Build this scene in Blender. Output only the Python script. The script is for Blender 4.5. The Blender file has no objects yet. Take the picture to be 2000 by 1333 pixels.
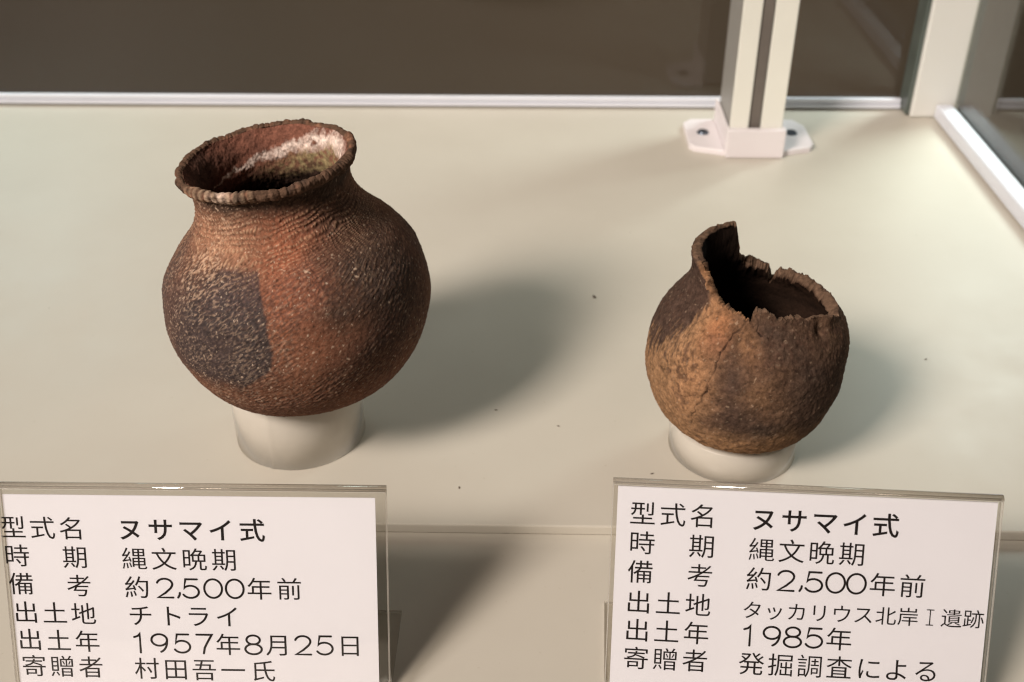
import bpy, bmesh, math, random
import numpy as np
from mathutils import Matrix, Vector

S = 0.3                      # metres per layout unit (the lens stands one unit above the board)
scene = bpy.context.scene
COL = scene.collection

# ------------------------------------------------------------------ camera
pitch, yaw, roll = 0.581055, -0.0228061, -0.00264658
cy_, sy_, cp_, sp_ = math.cos(yaw), math.sin(yaw), math.cos(pitch), math.sin(pitch)
F = Vector((sy_*cp_, cy_*cp_, -sp_)); R = Vector((cy_, -sy_, 0)); U = R.cross(F)
R2 = R*math.cos(roll) + U*math.sin(roll); U2 = U*math.cos(roll) - R*math.sin(roll)
cam_data = bpy.data.cameras.new('camera'); cam = bpy.data.objects.new('camera', cam_data); COL.objects.link(cam)
M = Matrix((R2, U2, -F)).transposed().to_4x4(); M.translation = Vector((0, 0, S)); cam.matrix_world = M
cam_data.sensor_fit = 'HORIZONTAL'; cam_data.sensor_width = 36.0
cam_data.lens = 36.0*2127.81/2000.0
cam_data.clip_start = 0.01; cam_data.clip_end = 50
cam_data.dof.use_dof = True; cam_data.dof.focus_distance = 1.27*S; cam_data.dof.aperture_fstop = 15.0
scene.camera = cam

# ------------------------------------------------------------------ light
world = bpy.data.worlds.new('World'); scene.world = world; world.use_nodes = True
bg = world.node_tree.nodes['Background']
bg.inputs['Color'].default_value = (1.0, 0.86, 0.70, 1); bg.inputs['Strength'].default_value = 0.030

def area(name, loc, target, sx, sy, power, color, spread=180):
    d = bpy.data.lights.new(name, 'AREA'); d.shape = 'RECTANGLE'; d.size = sx*S; d.size_y = sy*S
    d.energy = power; d.color = color; d.spread = math.radians(spread)
    o = bpy.data.objects.new(name, d); COL.objects.link(o)
    o.location = Vector(loc)*S
    o.rotation_euler = (Vector(target)-Vector(loc)).to_track_quat('-Z', 'Y').to_euler()
    return o
area('key_lamp', (-3.75, -2.70, 4.75), (0.42, 2.2, 0.0), 1.75, 1.75, 8.6, (1.0, 0.895, 0.805), 66)
area('right_lamp', (1.55, 2.95, 1.15), (0.82, 2.32, 0.0), 0.6, 0.6, 0.98, (0.86, 0.99, 1.0), 74)
area('left_lamp', (-1.7, 3.1, 1.0), (-1.25, 2.35, 0.0), 0.7, 0.4, 0.15, (0.42, 0.88, 1.0), 80)
area('back_lamp', (-0.9, 3.15, 1.0), (-0.85, 2.50, 0.0), 2.1, 0.4, 0.30, (1.0, 0.98, 0.90), 82)
area('wall_fill', (0.0, 3.3, 3.2), (0.0, 4.6, 0.2), 2.5, 0.6, 1.6, (1.0, 0.90, 0.80))  # unseen fill added to brighten the wall behind the case
scene.view_settings.view_transform = 'Standard'; scene.view_settings.look = 'None'
scene.view_settings.exposure = 0.0; scene.view_settings.gamma = 1.0
scene.view_settings.use_curve_mapping = False
scene.cycles.transparent_max_bounces = 24
scene.cycles.filter_width = 1.15

# ------------------------------------------------------------------ helpers
def prop(o, label=None, cat=None, group=None, kind=None):
    if label: o['label'] = label
    if cat: o['category'] = cat
    if group: o['group'] = group
    if kind: o['kind'] = kind
    return o

def empty(name, loc, label, cat, rot=None, group=None):
    o = bpy.data.objects.new(name, None); COL.objects.link(o); o.location = Vector(loc)*S
    o.empty_display_size = 0.01
    if rot is not None: o.rotation_euler = rot
    return prop(o, label, cat, group)

def link_mesh(name, me, mats, parent=None):
    o = bpy.data.objects.new(name, me); COL.objects.link(o)
    for m in (mats if isinstance(mats, (list, tuple)) else [mats]):
        me.materials.append(m)
    if parent is not None: o.parent = parent
    return o

def bm_obj(name, bm, mats, parent=None, smooth=False):
    me = bpy.data.meshes.new(name); bm.normal_update(); bm.to_mesh(me); bm.free()
    if smooth:
        me.polygons.foreach_set('use_smooth', [True]*len(me.polygons))
    return link_mesh(name, me, mats, parent)

def add_box(bm, x0, x1, y0, y1, z0, z1, bevel=0.0, seg=2):
    vs = [bm.verts.new((x*S, y*S, z*S)) for z in (z0, z1) for y in (y0, y1) for x in (x0, x1)]
    idx = ((0, 2, 3, 1), (4, 5, 7, 6), (0, 1, 5, 4), (1, 3, 7, 5), (3, 2, 6, 7), (2, 0, 4, 6))
    fs = [bm.faces.new([vs[i] for i in f]) for f in idx]
    if bevel > 0:
        es = list({e for f in fs for e in f.edges})
        bmesh.ops.bevel(bm, geom=es, offset=bevel*S, segments=seg, affect='EDGES', profile=0.5)
    return fs

def add_prism(bm, pts, z0, z1, bevel=0.0):
    lo = [bm.verts.new((x*S, y*S, z0*S)) for x, y in pts]; hi = [bm.verts.new((x*S, y*S, z1*S)) for x, y in pts]
    n = len(pts); fs = [bm.faces.new(lo[::-1]), bm.faces.new(hi)]
    for i in range(n):
        fs.append(bm.faces.new((lo[i], lo[(i+1) % n], hi[(i+1) % n], hi[i])))
    if bevel > 0:
        bmesh.ops.bevel(bm, geom=list(fs[1].edges), offset=bevel*S, segments=2, affect='EDGES', profile=0.5)

# ---- lattice gradient noise (numpy)
_RT = np.array([[.36, .48, -.8], [-.8, .60, 0], [.48, .64, .60]], np.float32)
_g = np.random.RandomState(11).normal(size=(4096, 3)).astype(np.float32); _G = _g/np.linalg.norm(_g, axis=1, keepdims=True)
_PERM = np.random.RandomState(12).permutation(4096).astype(np.int32)
def vnoise(P, freq, seed=0):
    """gradient noise, roughly -1..1"""
    Q = (np.asarray(P, np.float32) @ _RT.T)*np.float32(freq) + np.float32(seed*1.37 + 40); I = np.floor(Q).astype(np.int32); f = Q - I; w = f*f*f*(f*(f*6-15)+10)
    x, y, z = I[..., 0], I[..., 1], I[..., 2]; fx, fy, fz = f[..., 0], f[..., 1], f[..., 2]
    out = 0
    for dz in (0, 1):
        wz = w[..., 2] if dz else 1-w[..., 2]
        hz = _PERM[(z+dz+seed*7) & 4095]
        for dy in (0, 1):
            wyz = (w[..., 1] if dy else 1-w[..., 1])*wz
            hy = _PERM[(hz+y+dy) & 4095]
            for dx in (0, 1):
                g = _G[(hy+(x+dx)*61) & 4095]
                out = out + (w[..., 0] if dx else 1-w[..., 0])*wyz*(g[..., 0]*(fx-dx)+g[..., 1]*(fy-dy)+g[..., 2]*(fz-dz))
    return out*1.75
def fbm(P, freq, seed=0, octaves=4, gain=0.5):
    s = 0; a = 1.0; n = 0
    for o in range(octaves):
        s = s + a*vnoise(P, freq*2.03**o, seed+17*o); n += a; a *= gain
    return s/n
def sstep(a, b, x):
    t = np.clip((x-a)/(b-a), 0, 1); return t*t*(3-2*t)
def mixc(c, col, w):
    return c*(1-w[..., None]) + np.array(col)*w[..., None]
def hermite(zk, rk, z):
    zk = np.asarray(zk, float); rk = np.asarray(rk, float)
    h = np.diff(zk); d = np.diff(rk)/h; m = np.zeros(len(zk))
    m[1:-1] = np.where(d[1:]*d[:-1] > 0, 2*d[1:]*d[:-1]/(d[1:]+d[:-1]+1e-12), 0); m[0] = d[0]; m[-1] = d[-1]
    i = np.clip(np.searchsorted(zk, z)-1, 0, len(h)-1); t = (z-zk[i])/h[i]
    return (2*t**3-3*t**2+1)*rk[i]+(t**3-2*t**2+t)*h[i]*m[i]+(-2*t**3+3*t**2)*rk[i+1]+(t**3-t**2)*h[i]*m[i+1]

def grid_mesh(name, P, C, mat, parent):
    """P: rows x cols x 3 in layout units (columns close on themselves), C: linear colours."""
    nr, nc = P.shape[:2]
    me = bpy.data.meshes.new(name)
    v = (P.reshape(-1, 3)*S).astype(np.float32)
    me.vertices.add(len(v)); me.vertices.foreach_set('co', v.ravel())
    i = np.arange(nr-1)[:, None]*nc; j = np.arange(nc)[None]; k = (j+1) % nc
    f = np.stack([i+j, i+k, i+nc+k, i+nc+j], -1).reshape(-1, 4).astype(np.int32)
    me.loops.add(f.size); me.loops.foreach_set('vertex_index', f.ravel())
    me.polygons.add(len(f)); me.polygons.foreach_set('loop_start', np.arange(0, f.size, 4, dtype=np.int32))
    me.polygons.foreach_set('use_smooth', np.ones(len(f), bool))
    me.update(calc_edges=True); me.validate()
    at = me.color_attributes.new('clay', 'FLOAT_COLOR', 'POINT')
    c4 = np.ones((len(v), 4), np.float32); c4[:, :3] = np.clip(C.reshape(-1, 3), 0.002, 0.9)
    at.data.foreach_set('color', c4.ravel())
    return link_mesh(name, me, mat, parent)

# ------------------------------------------------------------------ materials
def new_mat(name):
    m = bpy.data.materials.new(name); m.use_nodes = True
    nt = m.node_tree; return m, nt, nt.nodes['Principled BSDF']
def node(nt, t, **kw):
    n = nt.nodes.new(t)
    for k, v in kw.items(): setattr(n, k, v)
    return n
def ramp(nt, fac, a, b, ca, cb):
    r = node(nt, 'ShaderNodeValToRGB'); nt.links.new(fac, r.inputs[0])
    r.color_ramp.elements[0].position = a; r.color_ramp.elements[0].color = (*ca, 1)
    r.color_ramp.elements[1].position = b; r.color_ramp.elements[1].color = (*cb, 1)
    return r.outputs[0]
def noise_tex(nt, scale, detail=3, rough=0.5):
    tc = node(nt, 'ShaderNodeTexCoord'); n = node(nt, 'ShaderNodeTexNoise')
    n.inputs['Scale'].default_value = scale; n.inputs['Detail'].default_value = detail; n.inputs['Roughness'].default_value = rough
    nt.links.new(tc.outputs['Object'], n.inputs['Vector']); return n.outputs['Fac']
def plain(name, col, rough=0.5, spec=0.5, var=0.04, scale=60, bump=0.0, metal=0.0):
    m, nt, p = new_mat(name)
    lo = tuple(c*(1-var) for c in col); hi = tuple(min(1, c*(1+var)) for c in col)
    f = noise_tex(nt, scale); nt.links.new(ramp(nt, f, .3, .7, lo, hi), p.inputs['Base Color'])
    p.inputs['Roughness'].default_value = rough; p.inputs['Specular IOR Level'].default_value = spec
    p.inputs['Metallic'].default_value = metal
    if bump:
        b = node(nt, 'ShaderNodeBump'); b.inputs['Strength'].default_value = bump; b.inputs['Distance'].default_value = 0.0005
        nt.links.new(noise_tex(nt, scale*6), b.inputs['Height']); nt.links.new(b.outputs[0], p.inputs['Normal'])
    return m

def clay(name, spec):
    m, nt, p = new_mat(name)
    a = node(nt, 'ShaderNodeVertexColor', layer_name='clay')
    f = noise_tex(nt, 900, 4, 0.7)
    g = ramp(nt, f, .25, .75, (.62, .62, .62), (1.32, 1.32, 1.32))
    mx = node(nt, 'ShaderNodeMix', data_type='RGBA', blend_type='MULTIPLY'); mx.inputs[0].default_value = 1.0
    nt.links.new(a.outputs['Color'], mx.inputs[6]); nt.links.new(g, mx.inputs[7])
    nt.links.new(mx.outputs[2], p.inputs['Base Color'])
    p.inputs['Roughness'].default_value = 0.9; p.inputs['Specular IOR Level'].default_value = spec
    b = node(nt, 'ShaderNodeBump'); b.inputs['Strength'].default_value = 0.32; b.inputs['Distance'].default_value = 0.0006
    nt.links.new(f, b.inputs['Height']); nt.links.new(b.outputs[0], p.inputs['Normal'])
    return m
CLAY_A = clay('fired_clay_red', 0.10); CLAY_B = clay('fired_clay_tan', 0.08)

WHITE = plain('painted_white_metal', (.72, .735, .81), .32, .5, .02, 30)
PLASTIC = plain('white_plastic_bracket', (.78, .73, .745), .42, .5, .02, 30)
ALU = plain('pale_aluminium', (.78, .77, .70), .40, .5, .03, 20)
SLOT_SHADE = plain('slot_shade', (.14, .12, .105), .6, .3, .1, 30)
SCREW = plain('steel_screw', (.10, .12, .15), .35, .5, .1, 200, metal=.6)
GASKET = plain('dark_gasket', (.085, .10, .088), .35, .5, .1, 60)
CARD = plain('card_paper', (.90, .895, .97), .55, .3, .012, 40)
INK = plain('black_ink', (.012, .008, .008), .55, .3, .1, 80)
DUST = plain('dust_grain', (.17, .14, .11), .9, .1, .3, 300)
WALL = plain('brown_room_wall', (.215, .165, .125), .8, .2, .20, 1.1)

def board_mat():
    m, nt, p = new_mat('cream_laminate')
    f = noise_tex(nt, 9, 5, .6)
    c1 = ramp(nt, f, .25, .8, (.535, .492, .42), (.585, .545, .47))
    g = noise_tex(nt, 420, 2, .5)
    c2 = ramp(nt, g, .70, .80, (1, 1, 1), (.80, .77, .70))
    mx = node(nt, 'ShaderNodeMix', data_type='RGBA', blend_type='MULTIPLY'); mx.inputs[0].default_value = .5
    nt.links.new(c1, mx.inputs[6]); nt.links.new(c2, mx.inputs[7]); nt.links.new(mx.outputs[2], p.inputs['Base Color'])
    nt.links.new(ramp(nt, noise_tex(nt, 22, 6, .65), .3, .7, (.40, .40, .40), (.50, .50, .50)), p.inputs['Roughness']); p.inputs['Specular IOR Level'].default_value = .4
    b = node(nt, 'ShaderNodeBump'); b.inputs['Strength'].default_value = .06; b.inputs['Distance'].default_value = .0004
    nt.links.new(noise_tex(nt, 260, 3), b.inputs['Height']); nt.links.new(b.outputs[0], p.inputs['Normal'])
    return m
BOARD = board_mat()

def clear_mat(name, tint, base_refl, diff=0.0, diff_col=(.8, .8, .8), rough=.02):
    """Thin clear sheet: transmits, mirrors by facing angle."""
    m = bpy.data.materials.new(name); m.use_nodes = True; nt = m.node_tree; nt.nodes.clear()
    out = node(nt, 'ShaderNodeOutputMaterial'); tr = node(nt, 'ShaderNodeBsdfTransparent'); gl = node(nt, 'ShaderNodeBsdfGlossy')
    tr.inputs[0].default_value = (*tint, 1); gl.inputs['Roughness'].default_value = rough
    lw = node(nt, 'ShaderNodeLayerWeight'); lw.inputs[0].default_value = .5
    pw = node(nt, 'ShaderNodeMath', operation='POWER'); pw.inputs[1].default_value = 5.0
    ma = node(nt, 'ShaderNodeMath', operation='MULTIPLY_ADD'); ma.inputs[1].default_value = 1-base_refl; ma.inputs[2].default_value = base_refl
    nt.links.new(lw.outputs['Facing'], pw.inputs[0]); nt.links.new(pw.outputs[0], ma.inputs[0])
    mx = node(nt, 'ShaderNodeMixShader'); nt.links.new(ma.outputs[0], mx.inputs[0])
    src = tr.outputs[0]
    if diff > 0:
        df = node(nt, 'ShaderNodeBsdfDiffuse')
        f = noise_tex(nt, 120); nt.links.new(ramp(nt, f, .3, .7, tuple(c*.95 for c in diff_col), diff_col), df.inputs[0])
        m2 = node(nt, 'ShaderNodeMixShader'); m2.inputs[0].default_value = diff
        nt.links.new(tr.outputs[0], m2.inputs[1]); nt.links.new(df.outputs[0], m2.inputs[2]); src = m2.outputs[0]
    nt.links.new(src, mx.inputs[1]); nt.links.new(gl.outputs[0], mx.inputs[2]); nt.links.new(mx.outputs[0], out.inputs[0])
    return m
ACRYLIC = clear_mat('clear_acrylic', (.97, .965, .955), .03)
ACRYLIC_EDGE = clear_mat('acrylic_edge', (.82, .79, .74), .10, .38, (.84, .81, .76), .08)  # pale diffuse share stands in for light showing in the sheet edges
ACRYLIC_FOLD = clear_mat('acrylic_fold', (.78, .745, .69), .10, .20, (.72, .68, .62), .06)
PANE = clear_mat('case_glass', (.86, .86, .84), .028, rough=.03)
PANE_SIDE = clear_mat('side_glass', (.84, .85, .82), .075, rough=.04)
FROST = clear_mat('frosted_acrylic', (.93, .92, .90), .02, .50, (.86, .80, .71), .35)

# ------------------------------------------------------------------ setting
YS, YB, XR, ZF = 1.076, 2.5695, 0.962, -0.0165
bm = bmesh.new(); add_box(bm, -2.2, XR+.041, YS, YB+.03, ZF+.0006, 0.0, .0022, 2)
prop(bm_obj('raised_board', bm, BOARD, smooth=False), kind='structure')
bm = bmesh.new(); add_box(bm, -2.2, XR+.041, 0.15, YB+.03, ZF-.05, ZF)
prop(bm_obj('case_floor', bm, BOARD), kind='structure')
bm = bmesh.new(); add_box(bm, -6, 4.2, 4.6, 4.7, -2.5, 4.0); add_box(bm, 4.2, 4.3, -2, 4.7, -2.5, 4.0)
prop(bm_obj('room_wall', bm, WALL), kind='structure')

case = empty('display_case', (0.95, 2.55, 0), 'white framed glass display case with back and side panes', 'display case')
def case_part(name, bm, mat, **k):
    o = bm_obj(name, bm, mat, case, **k); o.matrix_parent_inverse = Matrix.Translation(-case.location); return o
bm = bmesh.new(); add_box(bm, -2.2, .8985, YB+.003, YB+.021, .0045, .0145, .002, 2); add_box(bm, -2.2, .8985, YB+.006, YB+.021, .0150, .0280, .003, 2)
case_part('back_rail', bm, WHITE)
bm = bmesh.new(); add_box(bm, XR+.001, XR+.040, .15, 2.52, .0035, .037, .004, 2)
case_part('side_rail', bm, WHITE)
bm = bmesh.new(); add_box(bm, .909, 1.022, 2.525, 2.60, .0008, 2.2, .005, 3)
case_part('corner_post', bm, plain('corner_post_white', (.70, .69, .65), .38, .5, .03, 8))
bm = bmesh.new(); add_box(bm, .8990, .9086, 2.536, 2.599, .0045, 2.2, .001, 1); case_part('gasket', bm, GASKET)
bm = bmesh.new(); add_box(bm, 1.012, 1.026, 2.514, 2.5235, .038, 2.2, .001, 1); case_part('gasket', bm, GASKET)
bm = bmesh.new(); add_box(bm, -2.2, .9075, YB+.0215, YB+.0275, .0060, 2.2); case_part('glass_pane', bm, PANE)
bm = bmesh.new(); add_box(bm, XR+.0445, XR+.0505, .15, 2.519, .020, 2.2); case_part('glass_pane', bm, PANE_SIDE)

# ------------------------------------------------------------------ slotted post in its bracket
post = empty('shelf_post', (.4915, 2.38, 0), 'pale slotted shelf post screwed to the board near the back', 'post')
def post_part(name, bm, mat, parent=post):
    o = bm_obj(name, bm, mat, parent); 
    if parent is post: o.matrix_parent_inverse = Matrix.Translation(-post.location)
    return o
bm = bmesh.new()
add_box(bm, .4335, .4745, 2.2955, 2.303, .010, 2.2, .002, 2); add_box(bm, .5015, .5495, 2.2955, 2.303, .010, 2.2, .002, 2)
post_part('front_strip', bm, ALU)
bm = bmesh.new(); add_box(bm, .4345, .5485, 2.3035, 2.46, .010, 2.2, .002, 1)
post_part('upright', bm, plain('upright_side_shade', (.30, .29, .27), .45, .5, .05, 20))  # grey paints in how dark the side face of the post reflects
bm = bmesh.new(); add_box(bm, .4780, .4980, 2.2995, 2.3032, .010, 2.2); post_part('slot_insert', bm, SLOT_SHADE)  # dark insert paints the shade inside the recess between the strips
bm = bmesh.new()
add_box(bm, .4265, .5565, 2.277, 2.2945, .0005, .067, .003, 2)
add_box(bm, .4265, .4325, 2.2950, 2.475, .0005, .067, .002, 2)
add_box(bm, .5505, .5565, 2.2950, 2.475, .0005, .067, .002, 2)
brk = post_part('bracket', bm, PLASTIC)
bm = bmesh.new(); add_prism(bm, [(.4263, 2.290), (.4263, 2.478), (.372, 2.478), (.352, 2.455), (.352, 2.328), (.362, 2.312)][::-1], .0006, .0135, .002)
post_part('mounting_tab', bm, PLASTIC)
bm = bmesh.new(); add_prism(bm, [(.5567, 2.290), (.622, 2.312), (.634, 2.330), (.634, 2.440), (.612, 2.478), (.5567, 2.478)], .0006, .0135, .002)
post_part('mounting_tab', bm, PLASTIC)
for sx in (.3905, .5945):
    bm = bmesh.new()
    bmesh.ops.create_cone(bm, cap_ends=True, segments=24, radius1=.0145*S, radius2=.011*S, depth=.005*S, matrix=Matrix.Translation((sx*S, 2.392*S, .0160*S)))
    post_part('screw', bm, SCREW)

# ------------------------------------------------------------------ ring stands
def ring_stand(cx, cy, r, h, wall, label, seam):
    o_e = empty('ring_stand', (cx, cy, 0), label, 'stand', group='ring stands under the pots')
    bm = bmesh.new(); n = 128
    prof = [(r-wall, .0006), (r, .0006), (r, h-.002), (r-.0015, h), (r-wall+.0015, h), (r-wall, h-.002)]
    rows = []
    for k in range(n):
        a = 2*math.pi*k/n
        d = abs((a-seam+math.pi) % (2*math.pi)-math.pi)
        sc = 1 + (.010*math.exp(-(d/.035)**2) if d < .2 else 0)
        rows.append([bm.verts.new((math.cos(a)*p*sc*S, math.sin(a)*p*sc*S, z*S)) for p, z in prof])
    for k in range(n):
        A, B = rows[k], rows[(k+1) % n]
        for q in range(len(prof)):
            q2 = (q+1) % len(prof); bm.faces.new((A[q], B[q], B[q2], A[q2]))
    bm_obj('tube', bm, FROST, o_e, smooth=True)
    return o_e
C1 = (-.34244, 1.2765); C2 = (.29106, 1.25366)
ring_stand(*C1, .09406, .101, .006, 'taller frosted plastic ring holding up the notched round jar', math.radians(256))
ring_stand(*C2, .09111, .0495, .020, 'low frosted plastic ring under the small broken pot', math.radians(100))

# ------------------------------------------------------------------ round jar with notched rim
def build_jar():
    zk = [0, .0125, .0436, .0873, .1372, .187, .2244, .2618, .2868, .3055, .3242, .3300]
    rk = [0, .0924, .1423, .1676, .1794, .1727, .1516, .1169, .1032, .0998, .1012, .1030]
    nphi = 1080
    phi = math.radians(90) + np.arange(nphi)/nphi*2*np.pi
    z = zk[-1]*(1-np.cos(np.linspace(0, 1, 4000)**1.0*np.pi/1.0*.5))**1.0
    zz = np.linspace(0, 1, 6000)**2*zk[-1]; rr = np.maximum(hermite(zk, rk, zz), 0)
    # resample by arc length
    def resample(zp, rp, n):
        s = np.concatenate([[0], np.cumsum(np.hypot(np.diff(zp), np.diff(rp)))]); t = np.linspace(0, s[-1], n)
        return np.interp(t, s, zp), np.interp(t, s, rp), t
    zo, ro, so = resample(zz, rr, 400)
    lip = [(.1030, .3300), (.1075, .3318), (.1120, .3345), (.1142, .3385), (.1143, .3430), (.1125, .3462), (.1095, .3475), (.1062, .3468), (.1035, .3440)]
    lz, lr, ls = resample(np.array([p[1] for p in lip]), np.array([p[0] for p in lip]), 34)
    zi_k = [.012, .022, .05, .09, .14, .19, .2244, .2618, .2868, .3055, .3242, .3440]
    ri_k = [.0, .075, .130, .157, .168, .161, .139, .105, .092, .0895, .0925, .1035]
    zi = np.linspace(.344, .012, 3000); ri = np.maximum(hermite(zi_k, ri_k, zi), 0)
    iz, ir, is_ = resample(zi, ri, 3000)
    pick = np.unique(((np.linspace(0, 1, 210)**1.9)*2999).astype(int)); iz, ir, is_ = iz[pick], ir[pick], is_[pick]
    Z = np.concatenate([zo, lz[1:], iz[1:]]); Rr = np.concatenate([ro, lr[1:], ir[1:]])
    arc = np.concatenate([so, so[-1]+ls[1:], so[-1]+ls[-1]+is_[1:]])
    nO, nL = len(zo), len(lz)-1
    ph = np.broadcast_to(phi, (len(Z), nphi)); V = np.broadcast_to(arc[:, None], ph.shape)
    Zg = np.broadcast_to(Z[:, None], ph.shape); Rg = np.broadcast_to(Rr[:, None], ph.shape)
    P = np.stack([Rg*np.cos(ph), Rg*np.sin(ph), Zg], -1)
    # surface normals of the smooth profile
    dz = np.gradient(Z, arc); dr = np.gradient(Rr, arc)
    N = np.stack([dz[:, None]*np.cos(ph), dz[:, None]*np.sin(ph), np.broadcast_to(-dr[:, None], ph.shape)], -1)
    N /= np.linalg.norm(N, axis=-1, keepdims=True)+1e-9
    rowi = np.arange(len(Z))[:, None]*np.ones(nphi)
    outer = (rowi < nO).astype(float); lipm = ((rowi >= nO-2) & (rowi < nO+nL)).astype(float); inner = (rowi >= nO+nL).astype(float)
    # --- relief
    lump = fbm(P, 7, 3, 3)*.0030
    gr = fbm(P, 130, 9, 3, .6)
    u = (ph-math.radians(270))*.165
    ang = np.tan(np.radians(24))*(1-sstep(.235, .275, Zg)) + np.tan(np.radians(4))*sstep(.235, .275, Zg)
    warp = fbm(P, 16, 21, 3)*.014 + fbm(P, 50, 22, 2)*.003
    w = V*1.0 - u*ang + warp
    row = w/.0070
    ridge = .5+.5*np.cos(2*np.pi*row)
    rid = np.floor(row+.5)
    stroke = .5+.5*np.cos(2*np.pi*(u/.0085 + .55*row + .61*rid + 2.4*fbm(P, 34, 31, 3)))
    cordmask = sstep(-.35, .25, fbm(P, 12, 41, 3)) * sstep(.03, .09, Zg) * (1-.85*sstep(.300, .318, Zg))
    ul = (ph-math.radians(270))*np.maximum(Rg, .06); ca, sa = math.cos(.60), math.sin(.60)
    dash = vnoise(np.stack([(ul*ca+V*sa)*135+.6*warp*100, (-ul*sa+V*ca)*400, 0*ul], -1), 1.0, 35)
    dash2 = vnoise(np.stack([(ul*ca+V*sa)*210, (-ul*sa+V*ca)*480, 0*ul+9], -1), 1.0, 36)
    rowz = sstep(.225, .262, Zg)*(1-.9*sstep(.300, .314, Zg))
    cord = ((ridge*(.45+.55*stroke)*.0020 - .0009)*(.25+.75*rowz) + (dash*.0005+dash2*.0002)*(1-.6*rowz))*np.maximum(cordmask, .7*rowz)
    grit = np.clip(vnoise(P, 210, 61)-.42, 0, 1)*.0022
    H = lump*(.4+.6*outer) + outer*(cord + gr*.0007 + grit*.5) + inner*(gr*.0016+fbm(P, 60, 62, 3)*.0016)
    # notches cut across the lip, uneven
    nn = 70
    notch = .5+.5*np.cos(nn*ph + 2.2*np.sin(3*ph+1) + 1.3*np.sin(7*ph) + .8*np.sin(13*ph+2))
    amp = .7+.5*vnoise(np.stack([np.cos(ph)*4, np.sin(ph)*4, 0*ph], -1), 1.0, 71)
    H = H + lipm*(-(notch**5)*.0017*amp + gr*.0016 + fbm(P, 45, 72, 3)*.0034 + .0002)
    sag = fbm(np.stack([np.cos(ph), np.sin(ph), 0*ph], -1), 2.2, 81, 3)*.0045
    P2 = P + N*H[..., None]
    P2[..., 2] += sag*sstep(.27, .34, Zg)
    # --- colour of the clay, darkened hollow included
    deg = np.degrees(ph) % 360
    wd = deg + 9*fbm(P, 9, 101, 4)+3.5*fbm(P, 45, 102, 2); wz = Zg + .018*fbm(P, 9, 103, 4)+.007*fbm(P, 45, 104, 2)
    def blob(d0, z0, sd, sz, p=2.0):
        dd = (wd-d0+180) % 360-180
        return np.exp(-(np.abs(dd/sd)**p+np.abs((wz-z0)/sz)**p))
    base = np.array((.130, .058, .036)); C = np.broadcast_to(base, P.shape).copy()
    big = fbm(P, 11, 111, 4)
    C = mixc(C, (.090, .042, .029), sstep(0, .5, big)*.7); C = mixc(C, (.175, .080, .046), sstep(0, .5, -big)*.5)
    C = mixc(C, (.235, .082, .047), blob(286, .240, 17, .060)*.95)
    C = mixc(C, (.270, .090, .045), blob(298, .275, 24, .026)*.75)
    C = mixc(C, (.300, .150, .090), blob(240, .272, 28, .030)*.9)
    C = mixc(C, (.220, .088, .048), blob(282, .170, 14, .06)*.65)
    C = mixc(C, (.170, .068, .036), blob(275, .095, 40, .030)*.6)
    C = mixc(C, (.046, .028, .021), blob(333, .190, 27, .085, 3)*.86)
    C = mixc(C, (.043, .027, .020), blob(304, .190, 12, .022)*.70)
    C = mixc(C, (.055, .033, .024), blob(335, .290, 25, .03)*.6)
    C = mixc(C, (.060, .030, .021), blob(315, .115, 20, .035)*.65)
    # smoke-blackened firing cloud with one sharp edge
    d1 = deg+1.2*fbm(P, 40, 105, 2)+1.0*fbm(P, 8, 106, 2); edge = 268.5 + 3.0*np.sin((Zg-.12)/.13*3.1) - 14*(1-sstep(.10, .150, Zg))
    cloud = (1-sstep(-1.2, 1.0, d1-edge))*(.35+.65*sstep(196, 236, wd+8*fbm(P, 20, 107, 3)))*sstep(.088, .130, wz)*(1-sstep(.200, .252, wz+.016*fbm(P, 22, 108, 3)))
    C = mixc(C, (.043, .032, .031), np.clip(cloud, 0, 1)*.92)
    z1 = Zg+.003*fbm(P, 40, 109, 2)
    med = (1-sstep(-1.0, .8, d1-edge))*sstep(234, 250, wd)*sstep(.19, .225, z1)*(1-sstep(.2470, .2580, z1+.003*fbm(P, 90, 110, 2)))
    C = mixc(C, (.064, .042, .040), med*.85)
    C = mixc(C, (.065, .046, .042), blob(200, .18, 14, .09)*.7)
    # darker band under the lip
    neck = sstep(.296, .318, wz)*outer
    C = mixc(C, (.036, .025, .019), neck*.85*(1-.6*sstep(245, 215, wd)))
    # worn raised grains catch pale earth
    top = sstep(.20, .62, ridge*stroke)*cordmask
    pale = sstep(.05, .45, fbm(P, 22, 121, 3)+.25*(deg < 262)+.1)
    C = mixc(C, (.40, .255, .160), outer*sstep(.35, .85, ridge*(.4+.6*stroke))*np.clip(pale+.35, 0, 1)*(.05+.46*rowz))
    C = mixc(C, C.mean()*np.ones(3)*.45, outer*sstep(.1, .6, (1-ridge*stroke)-.35)*cordmask*.38)
    dens = fbm(P, 13, 133, 3)
    leftish = np.exp(-((deg-232)/30)**2)
    pal = np.array((.40, .275, .190))[None, None]*(.75+.5*leftish[..., None])
    leftish = leftish*(1-.45*np.clip(cloud, 0, 1))
    wgt = sstep(.18, .62, dash+.35*dens+.16*leftish)*(.24+.26*leftish)*cordmask
    wgt = np.maximum(wgt, sstep(.32, .68, dash2+.3*dens)*(.20+.16*leftish))
    C = C*(1-(outer*wgt)[..., None]) + pal*(outer*wgt)[..., None]
    sp = vnoise(P, 170, 131); sp2 = vnoise(P, 300, 132)
    C = mixc(C, (.50, .37, .27), outer*sstep(.62, .78, sp)*sstep(.0, .4, dens+.1)*.6)
    C = mixc(C, (.52, .40, .30), outer*sstep(.66, .80, sp2)*.5)
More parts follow.
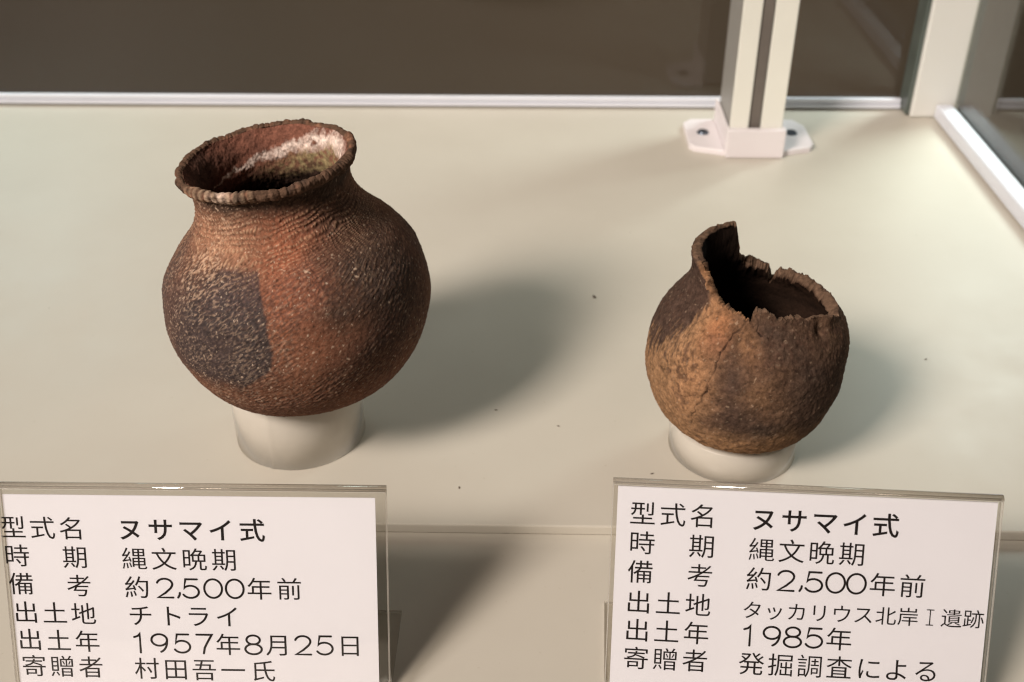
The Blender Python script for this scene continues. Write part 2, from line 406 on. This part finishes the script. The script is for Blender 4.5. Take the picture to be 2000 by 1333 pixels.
    C = C*(1+outer*(.42*np.clip(fbm(P, 150, 134, 3, .7), -1, 1)+.28*np.clip(-dash, -.2, 1)*-1))[..., None]
    C = mixc(C, (.022, .015, .012), outer*sstep(.40, .75, -sp2)*.5)
    # lip: dark with pale notches
    LC = np.broadcast_to(np.array((.090, .052, .034)), P.shape).copy()
    lb = fbm(P, 28, 141, 3)
    LC = mixc(LC, (.20, .085, .05), sstep(.05, .4, lb)*.7)
    front = np.exp(-((deg-252)/38)**2)
    LC = mixc(LC, (.42, .30, .20), np.clip((1-notch)*sstep(-.05, .40, lb+front*.35-.15)*(.30+.50*front), 0, 1)*.62)
    LC = mixc(LC, (.52, .41, .34), np.exp(-((deg-252)/7)**2)*sstep(-.1, .3, lb)*.6)
    LC = LC*(1+.6*np.clip(fbm(P, 120, 143, 3, .7), -1, 1))[..., None]
    LC = mixc(LC, (.030, .022, .018), sstep(.1, .5, -fbm(P, 50, 142, 2))*.6)
    C = C*(1-lipm[..., None]) + LC*lipm[..., None]
    # inside of the mouth: red clay, lime crust, darkness of the hollow painted in
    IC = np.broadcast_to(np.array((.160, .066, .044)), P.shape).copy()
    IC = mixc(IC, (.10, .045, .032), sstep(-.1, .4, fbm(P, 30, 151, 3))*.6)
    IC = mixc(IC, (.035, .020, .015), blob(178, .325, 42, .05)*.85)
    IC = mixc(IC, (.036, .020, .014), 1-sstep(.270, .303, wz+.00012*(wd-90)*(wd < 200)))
    iw = Zg+.010*fbm(P, 26, 152, 4)+.007*fbm(P, 110, 155, 3, .7)
    cl = np.interp(deg, [0, 10, 35, 60, 90, 122, 150, 180, 330, 360], [.322, .326, .334, .326, .314, .305, .300, .29, .31, .318])
    wth = np.interp(deg, [0, 20, 40, 70, 100, 125, 150, 170, 300, 360], [.012, .013, .011, .0075, .0055, .004, .002, .0, .0, .008])
    ol = np.clip(1-np.abs(iw-(cl-.022))/.022, 0, 1)*np.exp(-((wd-58)/38)**2)
    IC = mixc(IC, (.22, .165, .085), np.clip(ol*2.0, 0, 1)*(.15+.85*sstep(-.3, .2, fbm(P, 110, 153, 3))))
    crust = np.clip(1.35-np.abs(iw-cl)/(wth+1e-4), 0, 1)*sstep(-.35, .15, fbm(P, 90, 154, 3)+.22)
    IC = mixc(IC, (.66, .54, .47), np.where(wth > .0008, crust, 0)*(.55+.35*sstep(-.3, .3, fbm(P, 70, 157, 3))))
    IC = IC*(1+.55*np.clip(fbm(P, 140, 156, 3, .7), -1, 1))[..., None]
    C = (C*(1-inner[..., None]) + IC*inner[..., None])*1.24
    # --- tilt of the whole jar
    tx, ty = -.09652, -.00436
    X = P2[..., 0]+tx*P2[..., 2]; Y = P2[..., 1]+ty*P2[..., 2]; Zz = P2[..., 2]-tx*P2[..., 0]-ty*P2[..., 1]
    P3 = np.stack([X, Y, Zz], -1)
    jar = empty('clay_jar', (C1[0]+.03547, C1[1]-.00177, .09388), 'round reddish brown clay jar with flared notched rim on a ring stand', 'jar')
    kN = int(np.argmax(zo > .288))
    grid_mesh('body', P3[:kN+1], C[:kN+1], CLAY_A, jar)
    grid_mesh('neck', P3[kN:nO], C[kN:nO], CLAY_A, jar)
    o = grid_mesh('rim', P3[nO-1:nO+nL+1], C[nO-1:nO+nL+1], CLAY_A, jar); o['label'] = 'dark rim cut with small notches'
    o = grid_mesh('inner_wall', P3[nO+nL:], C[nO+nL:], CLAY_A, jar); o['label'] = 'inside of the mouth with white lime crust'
build_jar()

# ------------------------------------------------------------------ small broken pot
def build_broken():
    zk = [0, .0101, .0355, .071, .1116, .1521, .1825, .213, .2332, .2485, .2637, .2789, .30]
    rk = [0, .0628, .1072, .1256, .1341, .131, .1205, .1013, .0897, .0844, .0843, .0868, .091]
    nphi = 760; nO, nI, nE = 270, 110, 9
    phi = math.radians(300) + np.arange(nphi)/nphi*2*np.pi
    deg1 = np.degrees(phi) % 360
    td = [0, 8, 16, 21.4, 26, 34, 47.5, 56.8, 62.5, 65.2, 66.4, 67.6, 77, 82.8, 89.2, 95.2, 99, 101.9, 104, 108, 111.5, 126.7, 139, 160, 178, 186, 192, 198, 206, 216, 227, 237, 250.8, 256.2, 257.4, 258.6, 260.5, 269, 278.7, 282.2, 293.6, 303, 309.7, 321, 332, 344, 352, 360]
    tz = [.212, .213, .2125, .212, .209, .2115, .2115, .2067, .197, .183, .182, .207, .2175, .2212, .2215, .2330, .252, .268, .2775, .2805, .281, .2815, .281, .2805, .2800, .2790, .2785, .2765, .2655, .2545, .2455, .2408, .2385, .236, .231, .242, .2455, .2440, .239, .2355, .2345, .231, .2275, .2250, .219, .2125, .211, .212]
    zc = np.interp(deg1, td, tz)
    ring = np.stack([np.cos(phi), np.sin(phi), 0*phi], -1)
    broken = 1-np.exp(-((np.minimum(np.abs(deg1-145), 60)-0)/38.0)**8)
    broken = np.where((deg1 > 106) & (deg1 < 190), .25, 1.0)
    zc = zc + broken*(.0050*fbm(ring, 9, 7, 4, .65)+.0012*fbm(ring, 30, 8, 2))
    jag = np.round(2.2*vnoise(ring, 11, 61))/2.2*.55 + np.round(2.0*vnoise(ring, 24, 62))/2.0*.18
    zc = zc + np.where((deg1 > 108) & (deg1 < 205), 0, 1)*.0046*jag
    # arc-length samples of the whole profile
    zz = np.linspace(0, 1, 6000)**2*zk[-1]; rr = np.maximum(hermite(zk, rk, zz), 0)
    s = np.concatenate([[0], np.cumsum(np.hypot(np.diff(zz), np.diff(rr)))])
    sc = np.interp(zc, zz, s)
    t = np.linspace(0, 1, nO)[:, None]*sc[None]
    Zo = np.interp(t, s, zz); Ro = np.interp(t, s, rr)
    def nrm(sv):
        e = 5e-4; dz = np.interp(sv+e, s, zz)-np.interp(sv-e, s, zz); dr = np.interp(sv+e, s, rr)-np.interp(sv-e, s, rr)
        l = np.hypot(dz, dr)+1e-9; return dz/l, -dr/l
    th0 = .0140+.0018*fbm(ring, 3, 9, 3)
    def pt(sv, depth, ph):
        zv = np.interp(sv, s, zz); rv = np.interp(sv, s, rr); nr, nz = nrm(sv)
        r2 = np.maximum(rv-depth*nr, 0); z2 = zv-depth*nz
        return r2, z2
    PH = lambda n: np.broadcast_to(phi, (n, nphi))
    q = np.linspace(0, 1, nE)[:, None]
    bulge = .0035*np.sin(np.pi*q)
    er, ez = pt(np.broadcast_to(sc, (nE, nphi)), q*th0[None], phi)
    skew = np.where((deg1 > 108) & (deg1 < 190), .2, 1.0)*(.0065*fbm(ring, 8, 63, 3)+.0026*np.round(2*vnoise(ring, 15, 64))/2 - .002)
    gp = np.stack([er*np.cos(phi), er*np.sin(phi), ez], -1)
    ez = ez+bulge+q*skew[None]+np.sin(np.pi*q)*.0055*fbm(gp, 48, 65, 3)
    ti = np.linspace(1, 0, nI)[:, None]*sc[None]
    ir, iz = pt(ti, np.broadcast_to(th0, (nI, nphi)), phi); iz = iz + skew[None]*np.exp(-np.arange(nI)[:, None]/7.0)
    Rg = np.concatenate([Ro, er[1:-1], ir]); Zg = np.concatenate([Zo, ez[1:-1], iz]); SV = np.concatenate([t, np.broadcast_to(sc, (nE-2, nphi)), ti])
    ph = PH(len(Rg)); deg = np.degrees(ph) % 360
    # the right-hand shoulder bulges a little more than a true circle
    dd0 = (deg-2+180) % 360-180
    Rg = Rg*(1+.100*np.exp(-(dd0/36)**2)*sstep(.110, .225, Zg))
    Zg = Zg*(1-.02*np.exp(-(dd0/34)**2)*sstep(.135, .205, Zg))
    P = np.stack([Rg*np.cos(ph), Rg*np.sin(ph), Zg], -1)
    ri = np.arange(len(Rg))[:, None]*np.ones(nphi)
    outer = (ri < nO).astype(float); inner = (ri >= nO+nE-2).astype(float); edge = 1-outer-inner
    nr, nz = nrm(SV); sg = np.where(inner > 0, -1.0, 1.0)
    N = np.stack([nr*np.cos(ph), nr*np.sin(ph), nz], -1)
    lump = fbm(P, 10, 11, 3)*.0026; gr = fbm(P, 140, 12, 3, .6); mid = fbm(P, 45, 13, 3)
    # cracks as polylines in angle and height
    cr1 = [(257, .242), (256.4, .2361), (253, .229), (250.7, .2231), (246.6, .2175), (245.6, .211), (244, .2067), (243.2, .200), (241.4, .1947), (241.9, .188), (240.6, .1826), (241.4, .175), (240.2, .1664), (238.6, .154), (239.4, .1434), (236.6, .134), (237.1, .1258), (233.6, .115), (234.2, .106), (231.6, .097), (232.2, .0867), (231.4, .081)]
    cr2 = [(229, .2345), (226.8, .2336), (222.6, .225), (219.1, .2192), (216.5, .2135), (213.3, .2082), (213.9, .199)]
    cr3 = [(216, .1745), (219.5, .166), (221.5, .163), (224.6, .1556)]
    cr4 = [(233, .131), (229.5, .127), (227, .122), (222.5, .121)]
    cr5 = [(262, .242), (264.5, .232), (263.6, .224), (267, .219)]
    def cdist(poly):
        X = ph*0; best = np.full(ph.shape, 1.0)
        ax = np.radians(deg)*np.maximum(Rg, .05); ay = SV
        for (a0, z0), (a1, z1) in zip(poly[:-1], poly[1:]):
            r0, r1 = np.interp(z0, zz, rr), np.interp(z1, zz, rr)
            s0, s1 = np.interp(z0, zz, s), np.interp(z1, zz, s)
            t_ = np.clip((ay-s0)/(s1-s0) if abs(s1-s0) > 1e-6 else 0*ay, 0, 1)
            adeg = a0+(a1-a0)*t_; dx = (deg-adeg)*np.pi/180*np.maximum(Rg, .05); dy = ay-(s0+(s1-s0)*t_)
            sl = abs((a1-a0)*np.pi/180*.12)/(abs(s1-s0)+1e-6)
            best = np.minimum(best, np.hypot(dx/np.sqrt(1+sl*sl), dy))
        return best + .0010*fbm(P, 90, 15, 2)
    k = 0*ph
    for poly, wd_ in ((cr1, .00100), (cr2, .0009), (cr3, .0008), (cr4, .0008), (cr5, .0010)):
        k = np.maximum(k, 1-sstep(.15*wd_, 1.25*wd_, cdist(poly)))
    k = k*outer*(.35+.65*sstep(-.35, .2, fbm(P, 28, 16, 2)))
    # chipped hollow below the right-hand lip, and a bead of clay beside it
    ddc = (deg-317)*np.pi/180*.12
    chip = np.exp(-((ddc/.010)**2+((Zg-.2115)/.0085)**2))*outer
    ddb = (deg-330)*np.pi/180*.12
    bead = np.exp(-((ddb/.020)**2+((Zg-.217)/.008)**2))*outer
    H = lump*(1-inner*.4) + outer*(mid*.0012+gr*.0014-k*.0024-chip*.008+bead*.005) + edge*(gr*.0045+mid*.0060) + inner*(mid*.002+gr*.001)*-1
    # low ridge where the neck meets the shoulder on the surviving side
    P2 = P + N*H[..., None]
    # --- colour
    wdg = deg+7*fbm(P, 12, 21, 4)+3*fbm(P, 60, 22, 2); wz = Zg+.014*fbm(P, 12, 23, 4)+.006*fbm(P, 60, 24, 2)
    def blob(d0, z0, sd, sz, p=2.0):
        dd = (wdg-d0+180) % 360-180
        return np.exp(-(np.abs(dd/sd)**p+np.abs((wz-z0)/sz)**p))
    C = np.broadcast_to(np.array((.100, .056, .035)), P.shape).copy()
    big = fbm(P, 14, 31, 4)
    C = mixc(C, (.155, .088, .048), sstep(0, .45, big)*.7); C = mixc(C, (.052, .033, .025), sstep(0, .45, -big)*.6)
    tan = (1-sstep(226, 250, wdg+8*fbm(P, 30, 25, 3)+ (wz-.16)*110*(wz > .15)))*sstep(.0, .03, wz)
    tan = np.maximum(tan, (1-sstep(.055, .100, wz+.022*fbm(P, 18, 26, 3)))*(1-sstep(275, 318, wdg)))
    tan = tan*(deg > 150)
    C = mixc(C, (.240, .134, .070), np.clip(tan, 0, 1)*.95)
    C = mixc(C, (.285, .140, .070), blob(229, .155, 12, .05)*.5)
    C = mixc(C, (.315, .135, .060), blob(233, .219, 9, .022)*.8)
    C = mixc(C, (.255, .130, .066), blob(222, .240, 22, .020)*.75)
    C = mixc(C, (.165, .075, .045), blob(234, .203, 7, .014)*.6)
    C = mixc(C, (.185, .100, .052), blob(268, .150, 12, .03)*.55)
    C = mixc(C, (.165, .085, .050), blob(262, .200, 12, .02)*.5)
    C = mixc(C, (.200, .105, .050), blob(272, .055, 30, .018)*.6)
    C = mixc(C, (.240, .122, .060), blob(257, .208, 9, .022)*.7)
    C = mixc(C, (.052, .033, .026), blob(252, .165, 9, .03)*.75)
    C = mixc(C, (.045, .028, .022), blob(255, .110, 12, .03)*.7)
    C = mixc(C, (.034, .024, .019), blob(277, .085, 15, .022)*.75)
    C = mixc(C, (.040, .027, .021), blob(318, .140, 26, .075, 3)*.62)
    C = mixc(C, (.040, .026, .020), blob(296, .150, 13, .06)*.6)
    C = mixc(C, (.048, .032, .025), blob(272, .228, 14, .02)*.6)
    # soot on the upper left, its lower edge running down in fingers
    fing = .026*vnoise(np.stack([deg*.34, 0*deg, Zg*30+3], -1), 1.0, 33) + .030*vnoise(np.stack([deg*.7, 0*deg, Zg*60+5], -1), 1.0, 34) + .010*fbm(P, 90, 35, 3)
    lim = np.interp(deg, [140, 185, 195, 203, 212, 220, 232], [.10, .150, .160, .180, .205, .235, .30])
    soot = sstep(-.022, .016, Zg-lim+fing)*(1-sstep(212, 226, wdg))
    soot = np.maximum(soot, sstep(.262, .276, wz)*.9*(deg > 90)*(deg < 230))
    C = mixc(C, (.038, .024, .021), np.clip(soot, 0, 1)*.9)
    # rows of comb-like impressions below the soot
    cm = np.exp(-(((deg-212)/15)**2+((Zg-.176)/.030)**2))*outer
    dots = sstep(.15, .75, np.cos(2*np.pi*(deg/3.1+Zg*28+.5*fbm(P, 20, 46, 2)))*(.55+.45*np.cos(2*np.pi*(Zg/.0095+deg*.21))))
    C = mixc(C, (.055, .033, .024), dots*np.clip(cm*1.5, 0, 1)*.62)
    # pits and flecks
    pit = vnoise(P, 120, 41); fine = vnoise(P, 260, 42)
    spot = sstep(.15, .45, pit)*sstep(-.25, .35, fbm(P, 16, 43, 3)+.35*np.exp(-((deg-222)/12)**2-((Zg-.17)/.04)**2))
    C = mixc(C, (.060, .032, .022), outer*spot*.62)
    C = mixc(C, (.025, .017, .014), outer*sstep(.45, .75, fine)*.45)
    C = mixc(C, C.mean()*np.array((2.6, 1.9, 1.35)), outer*sstep(.5, .8, -fine)*.35)
    C = mixc(C, (.40, .28, .19), outer*sstep(.66, .80, vnoise(P, 210, 44))*.35)
    C = C*(1+outer*(.75*np.clip(fbm(P, 120, 45, 4, .75), -1, 1)+.25*np.clip(mid, -1, 1)))[..., None]
    C = mixc(C, (.012, .008, .007), np.clip(k, 0, 1)*.78)
    # broken section and inside
    EC = np.broadcast_to(np.array((.105, .064, .042)), P.shape).copy()
    EC = mixc(EC, (.23, .118, .060), (sstep(190, 200, deg)*(1-sstep(254, 257, deg)))*(.5+.5*sstep(-.3, .4, fbm(P, 40, 51, 3))))
    EC = mixc(EC, (.040, .026, .020), sstep(0, .5, fbm(P, 60, 52, 3))*.6)
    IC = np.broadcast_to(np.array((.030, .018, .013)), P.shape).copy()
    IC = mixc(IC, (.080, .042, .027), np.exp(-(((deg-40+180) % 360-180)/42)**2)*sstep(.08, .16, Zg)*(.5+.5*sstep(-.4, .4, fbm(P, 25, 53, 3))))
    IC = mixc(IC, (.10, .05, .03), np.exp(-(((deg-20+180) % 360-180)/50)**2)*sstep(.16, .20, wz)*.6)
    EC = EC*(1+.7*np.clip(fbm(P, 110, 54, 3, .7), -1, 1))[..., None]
    C = (C*outer[..., None]+EC*edge[..., None]+.32*IC*inner[..., None])*1.26  # inside colour scaled down to paint in the shade of the hollow
    tx, ty = .00107, -.0283
    P3 = np.stack([P2[..., 0]+tx*P2[..., 2], P2[..., 1]+ty*P2[..., 2], P2[..., 2]-tx*P2[..., 0]-ty*P2[..., 1]], -1)
    pot = empty('clay_pot', (C2[0]-.00015, C2[1]-.0009, .03967), 'small brown clay pot with broken mouth and long crack on a ring stand', 'pot')
    grid_mesh('body', P3[:nO], C[:nO], CLAY_B, pot)
    o = grid_mesh('broken_edge', P3[nO-1:nO+nE-1], C[nO-1:nO+nE-1], CLAY_B, pot); o['label'] = 'rough broken edge of the mouth'
    o = grid_mesh('inner_wall', P3[nO+nE-2:], C[nO+nE-2:], CLAY_B, pot); o['label'] = 'sooty inside with hollow shade painted in'
build_broken()

# ------------------------------------------------------------------ printed labels in acrylic holders
FONT_CURVE = bpy.data.curves.new('lettering', 'FONT')
FONT_OBJ = bpy.data.objects.new('lettering', FONT_CURVE); COL.objects.link(FONT_OBJ)
def glyph(ch, offset):
    FONT_CURVE.body = ch; FONT_CURVE.offset = offset; FONT_CURVE.resolution_u = 4
    bpy.context.view_layer.update()
    dg = bpy.context.evaluated_depsgraph_get()
    me = FONT_OBJ.evaluated_get(dg).to_mesh()
    v = [tuple(x.co) for x in me.vertices]; f = [tuple(p.vertices) for p in me.polygons]
    FONT_OBJ.evaluated_get(dg).to_mesh_clear()
    return v, f
def arc(cx, cy, rx, ry, a0, a1, n=22):
    return [(cx+rx*math.cos(math.radians(a0+(a1-a0)*i/n)), cy+ry*math.sin(math.radians(a0+(a1-a0)*i/n))) for i in range(n+1)]
DIGIT = {   # centre lines in a cell 1 wide, 1 high
    '0': [arc(.5, .5, .46, .46, 90, 450, 44)],
    '1': [[(.22, .80), (.42, .86), (.52, .97), (.52, .02)]],
    '2': [arc(.5, .70, .40, .27, 165, -20, 20)+[(.80, .50), (.52, .27), (.14, .04), (.92, .04)]],
    '5': [[(.84, .96), (.24, .96), (.16, .53)]+arc(.48, .34, .43, .30, 135, -152, 26)],
    '7': [[(.10, .96), (.90, .96), (.66, .58), (.50, .30), (.44, .02)]],
    '8': [arc(.5, .745, .35, .225, -90, 270, 36), arc(.5, .275, .43, .255, 90, 450, 40)],
    '9': [arc(.5, .67, .41, .29, 0, 360, 36), [(.905, .66)]+arc(.42, .60, .485, .56, 0, -72, 16)],
}
def ribbon(pts, hw):
    pts = [Vector((p[0], p[1])) for p in pts]; closed = (pts[0]-pts[-1]).length < 1e-4
    if closed: pts = pts[:-1]
    n = len(pts); L, Rr = [], []
    for i in range(n):
        a = pts[i-1] if (i or closed) else None; b = pts[(i+1) % n] if (i < n-1 or closed) else None
        d1 = (pts[i]-a).normalized() if a is not None else None; d2 = (b-pts[i]).normalized() if b is not None else None
        d1 = d1 or d2; d2 = d2 or d1
        nn = Vector((-(d1.y+d2.y), d1.x+d2.x)); nn.normalize(); c = max(.45, nn.dot(Vector((-d1.y, d1.x))))
        L.append(pts[i]+nn*hw/c); Rr.append(pts[i]-nn*hw/c)
    v = [(p.x, p.y) for p in L]+[(p.x, p.y) for p in Rr]; f = []
    for i in range(n if closed else n-1):
        j = (i+1) % n; f.append((i, n+i, n+j, j))
    if not closed:
        for end in (0, n-1):
            d = (pts[1]-pts[0] if end == 0 else pts[-1]-pts[-2]).normalized()*(-1 if end == 0 else 1)
            p0 = pts[end]; b0 = math.atan2(d.y, d.x)
            ids = [n+end if end == 0 else n+end]
            base = len(v)
            capv = [(p0.x+hw*math.cos(b0+math.radians(x)), p0.y+hw*math.sin(b0+math.radians(x))) for x in (-60, -30, 0, 30, 60)]
            v += capv
            if end == 0: f.append((0, *[base+q for q in range(5)], n)[::1])
            else: f.append((n+end, *[base+q for q in range(5)], end))
    return v, f

def text_line(name, chars, parent, to_world, z):
    """chars: (character, centre a, centre b, em size, bold)"""
    V, Fc = [], []; lift = 0
    for ch, a, b, em, bold in chars:
        if ch in DIGIT:
            gw, gh = em*.73, em*.82
            for st in DIGIT[ch]:
                st2 = [(a+(x-.5)*gw, b+(y-.5)*gh) for x, y in st]
                v, f = ribbon(st2, em*.041); o = len(V); lift += 1
                V += [(x, y, z+.00004*(lift % 3)) for x, y in v]; Fc += [tuple(o+i for i in q) for q in f]
            continue
        if ch == ',':
            v, f = ribbon([(a+.10*em, b+.10*em), (a+.09*em, b+.02*em), (a+.03*em, b-.09*em)], em*.042)
            o = len(V); V += [(x, y, z) for x, y in v]; Fc += [tuple(o+i for i in q) for q in f]
            continue
        if ch == 'Ⅰ':
            for st in ([(0, -.36), (0, .36)], [(-.15, .37), (.15, .37)], [(-.15, -.37), (.15, -.37)]):
                v, f = ribbon([(a+x*em, b+y*em) for x, y in st], em*.026); o = len(V); lift += 1
                V += [(x, y, z+.00004*(lift % 3)) for x, y in v]; Fc += [tuple(o+i for i in q) for q in f]
            continue
        v, f = glyph(ch, bold); o = len(V)
        V += [(a+(x-.5)*em, b+(y-.38)*em*.96, z) for x, y, _ in v]; Fc += [tuple(o+i for i in q) for q in f]
    me = bpy.data.meshes.new(name)
    me.from_pydata([tuple(to_world(*p)) for p in V], [], Fc); me.update()
    return link_mesh(name, me, INK, parent)

def label_stand(BL, psi, tht, W, L, card_rect, base_d, lines, label, top_gap):
    ex = Vector((math.cos(psi), math.sin(psi), 0)); ey = Vector((-math.sin(psi), math.cos(psi), 0))
    up = ey*math.cos(tht)+Vector((0, 0, 1))*math.sin(tht); nn = ex.cross(up)      # nn faces the visitor
    root = empty('label_stand', BL, label, 'label stand', group='label stands before the pots')
    def tw(a, b, c): return (ex*a+up*b+nn*c)*S
    def slab(bm, a0, a1, b0, b1, c0, c1, bevel=0.0):
        vs = [bm.verts.new(tw(a, b, c)) for c in (c0, c1) for b in (b0, b1) for a in (a0, a1)]
        idx = ((0, 2, 3, 1), (4, 5, 7, 6), (0, 1, 5, 4), (1, 3, 7, 5), (3, 2, 6, 7), (2, 0, 4, 6))
        fs = [bm.faces.new([vs[i] for i in f]) for f in idx]
        for f in fs[2:]: f.material_index = 1
        if bevel:
            bmesh.ops.bevel(bm, geom=list({e for f in fs for e in f.edges}), offset=bevel*S, segments=2, affect='EDGES', material=1)
    th = .0042; zlow = .004
    bm = bmesh.new(); slab(bm, 0, W, zlow, L-.006, .0012, .0012+th, .0007); bm_obj('front_sheet', bm, [ACRYLIC, ACRYLIC_EDGE], root)
    bm = bmesh.new(); slab(bm, 0, W, zlow, L-.006, -.0016-th, -.0016, .0007); bm_obj('back_sheet', bm, [ACRYLIC, ACRYLIC_EDGE], root)
    # rounded fold along the top joining the two sheets
    bm = bmesh.new(); n = 12; co, ci = [], []
    c0 = -.0002; ro, rin = .0056+.0002, .0014
    for a in (0.0, W):
        o_, i_ = [], []
        for k in range(n+1):
            t = math.pi*k/n
            o_.append(bm.verts.new(tw(a, L-.0058+ro*math.sin(t), c0+ro*math.cos(t)))); i_.append(bm.verts.new(tw(a, L-.0058+rin*math.sin(t), c0+rin*math.cos(t))))
        co.append(o_); ci.append(i_)
    for k in range(n):
        bm.faces.new((co[0][k], co[1][k], co[1][k+1], co[0][k+1])); bm.faces.new((ci[0][k+1], ci[1][k+1], ci[1][k], ci[0][k]))
        bm.faces.new((co[0][k+1], ci[0][k+1], ci[0][k], co[0][k])); bm.faces.new((co[1][k], ci[1][k], ci[1][k+1], co[1][k+1]))
    bm_obj('top_fold', bm, ACRYLIC_FOLD, root, smooth=True)
    # foot running back along the floor
    bm = bmesh.new()
    def fl(a, d, z): return (ex*a+ey*d+Vector((0, 0, z)))*S
    vs = [bm.verts.new(fl(a, d, z)) for z in (.0006, .0050) for d in (0.002, base_d) for a in (.001, W-.001)]
    idx = ((0, 2, 3, 1), (4, 5, 7, 6), (0, 1, 5, 4), (1, 3, 7, 5), (3, 2, 6, 7), (2, 0, 4, 6))
    fs = [bm.faces.new([vs[i] for i in f]) for f in idx]
    for f in fs[2:]: f.material_index = 1
    bm_obj('foot', bm, [ACRYLIC, ACRYLIC_EDGE], root)
    a0, a1, b0, b1 = card_rect
    bm = bmesh.new(); slab(bm, a0, a1, b0, b1, -.0013, -.0001)
    for f in bm.faces: f.material_index = 0
    card = bm_obj('card', bm, CARD, root)
    for ln in lines:
        text_line('text_line', ln, card, tw, .0001)
    return root

E0 = .0292
def row(items, em=E0):
    return [(c, a, b, em, .0) for c, a, b in items]
def bold(items, em=E0, off=.011):
    return [(c, a, b, em, off) for c, a, b in items]
def heads(s, a0, b, db=0.0, da=.0322):
    return row([(c, a0+i*da, b+i*db) for i, c in enumerate(s) if c != ' '])
left_lines = [
    heads('型式名', .0117, .2066, -.0004) + bold([('ヌ', .1407, .2057), ('サ', .1742, .2056), ('マ', .2072, .2055), ('イ', .2404, .2056), ('式', .2745, .2058)]),
    heads('時 期', .0130, .1735, -.0006) + row([('縄', .1430, .1714), ('文', .1758, .1713), ('晩', .2092, .1712), ('期', .2423, .1711)]),
    heads('備 考', .0150, .1402, -.0008) + row([('約', .1438, .1376), ('2', .1746, .1368), (',', .1881, .1285), ('5', .2035, .1367), ('0', .2283, .1370), ('0', .2523, .1370), ('年', .2797, .1374), ('前', .3128, .1376)]),
    heads('出土地', .0173, .1063, -.0006) + row([('チ', .1455, .1040), ('ト', .1800, .1038), ('ラ', .2101, .1037), ('イ', .2429, .1037)]),
    heads('出土年', .0190, .0733, -.0007) + row([('1', .1425, .0706), ('9', .1645, .0706), ('5', .1901, .0706), ('7', .2152, .0706), ('年', .2417, .0702), ('8', .2700, .0702), ('月', .2978, .0702), ('2', .3255, .0702), ('5', .3500, .0704), ('日', .3782, .0706)]),
    heads('寄贈者', .0209, .0413, -.0004) + row([('村', .1485, .0398), ('田', .1812, .0392), ('吾', .2132, .0388), ('一', .2458, .0388), ('氏', .2795, .0384)]),
]
right_lines = [
    heads('型式名', .0332, .2372) + bold([('ヌ', .1624, .2367), ('サ', .1946, .2366), ('マ', .2268, .2363), ('イ', .2588, .2360), ('式', .2906, .2362)]),
    heads('時 期', .0338, .2042, -.0004) + row([('縄', .1622, .2028), ('文', .1939, .2026), ('晩', .2257, .2026), ('期', .2578, .2026)]),
    heads('備 考', .0336, .1712, -.0005) + row([('約', .1613, .1696), ('2', .1899, .1690), (',', .2043, .1610), ('5', .2199, .1692), ('0', .2428, .1694), ('0', .2648, .1696), ('年', .2924, .1700), ('前', .3238, .1701)]),
    heads('出土地', .0332, .1366) + row([('タ', .1564, .1340), ('ッ', .1800, .1340), ('カ', .2040, .1343), ('リ', .2280, .1345), ('ウ', .2518, .1347), ('ス', .2749, .1349), ('北', .2987, .1350), ('岸', .3221, .1353), ('Ⅰ', .3452, .1358), ('遺', .3679, .1361), ('跡', .3909, .1365)], .0232),
    heads('出土年', .0330, .1041) + row([('1', .1550, .1045), ('9', .1788, .1049), ('8', .2015, .1052), ('5', .2244, .1055), ('年', .2511, .1058)]),
    heads('寄贈者', .0333, .0716, .0003) + row([('発', .1590, .0722), ('掘', .1908, .0725), ('調', .2220, .0729), ('査', .2535, .0733), ('に', .2855, .0738), ('よ', .3151, .0741), ('る', .3463, .0746)]),
]
label_stand((-.5787, .7982, ZF), .0034, 1.1967, .4223, .2589, (.0030, .4100, .008, .2443), .135, left_lines,
            'clear acrylic label stand with printed card before the round jar', 0)
label_stand((.0825, .7867, ZF), -.0493, 1.1457, .4086, .2758, (.0055, .4045, .008, .2668), .168, right_lines,
            'clear acrylic label stand with printed card before the broken pot', 0)
bpy.data.objects.remove(FONT_OBJ)

# ------------------------------------------------------------------ dust grains lying on the board
rng = random.Random(5)
bm = bmesh.new()
spots = [(.1087, 1.667, .0042), (.0394, 1.292, .0018), (.170, 1.185, .0020), (.330, 1.180, .0015), (.640, 1.480, .0020), (-.440, 1.375, .0020), (-.10, 1.150, .002), (-.055, 1.330, .002)]
for i in range(3): spots.append((rng.uniform(-.9, .85), rng.uniform(1.1, 2.2), rng.uniform(.0005, .0010)))
for x, y, r in spots:
    m = Matrix.Translation((x*S, y*S, r*.28*S)) @ Matrix.Rotation(rng.uniform(0, 3), 4, 'Z') @ Matrix.Diagonal((r*S*1.5, r*S*.7, r*S*.3, 1))
    g = bmesh.ops.create_icosphere(bm, subdivisions=1, radius=1.0, matrix=m)
prop(bm_obj('dust_grains', bm, DUST), 'tiny dark dust grains scattered over the cream board', 'dust', kind='stuff')
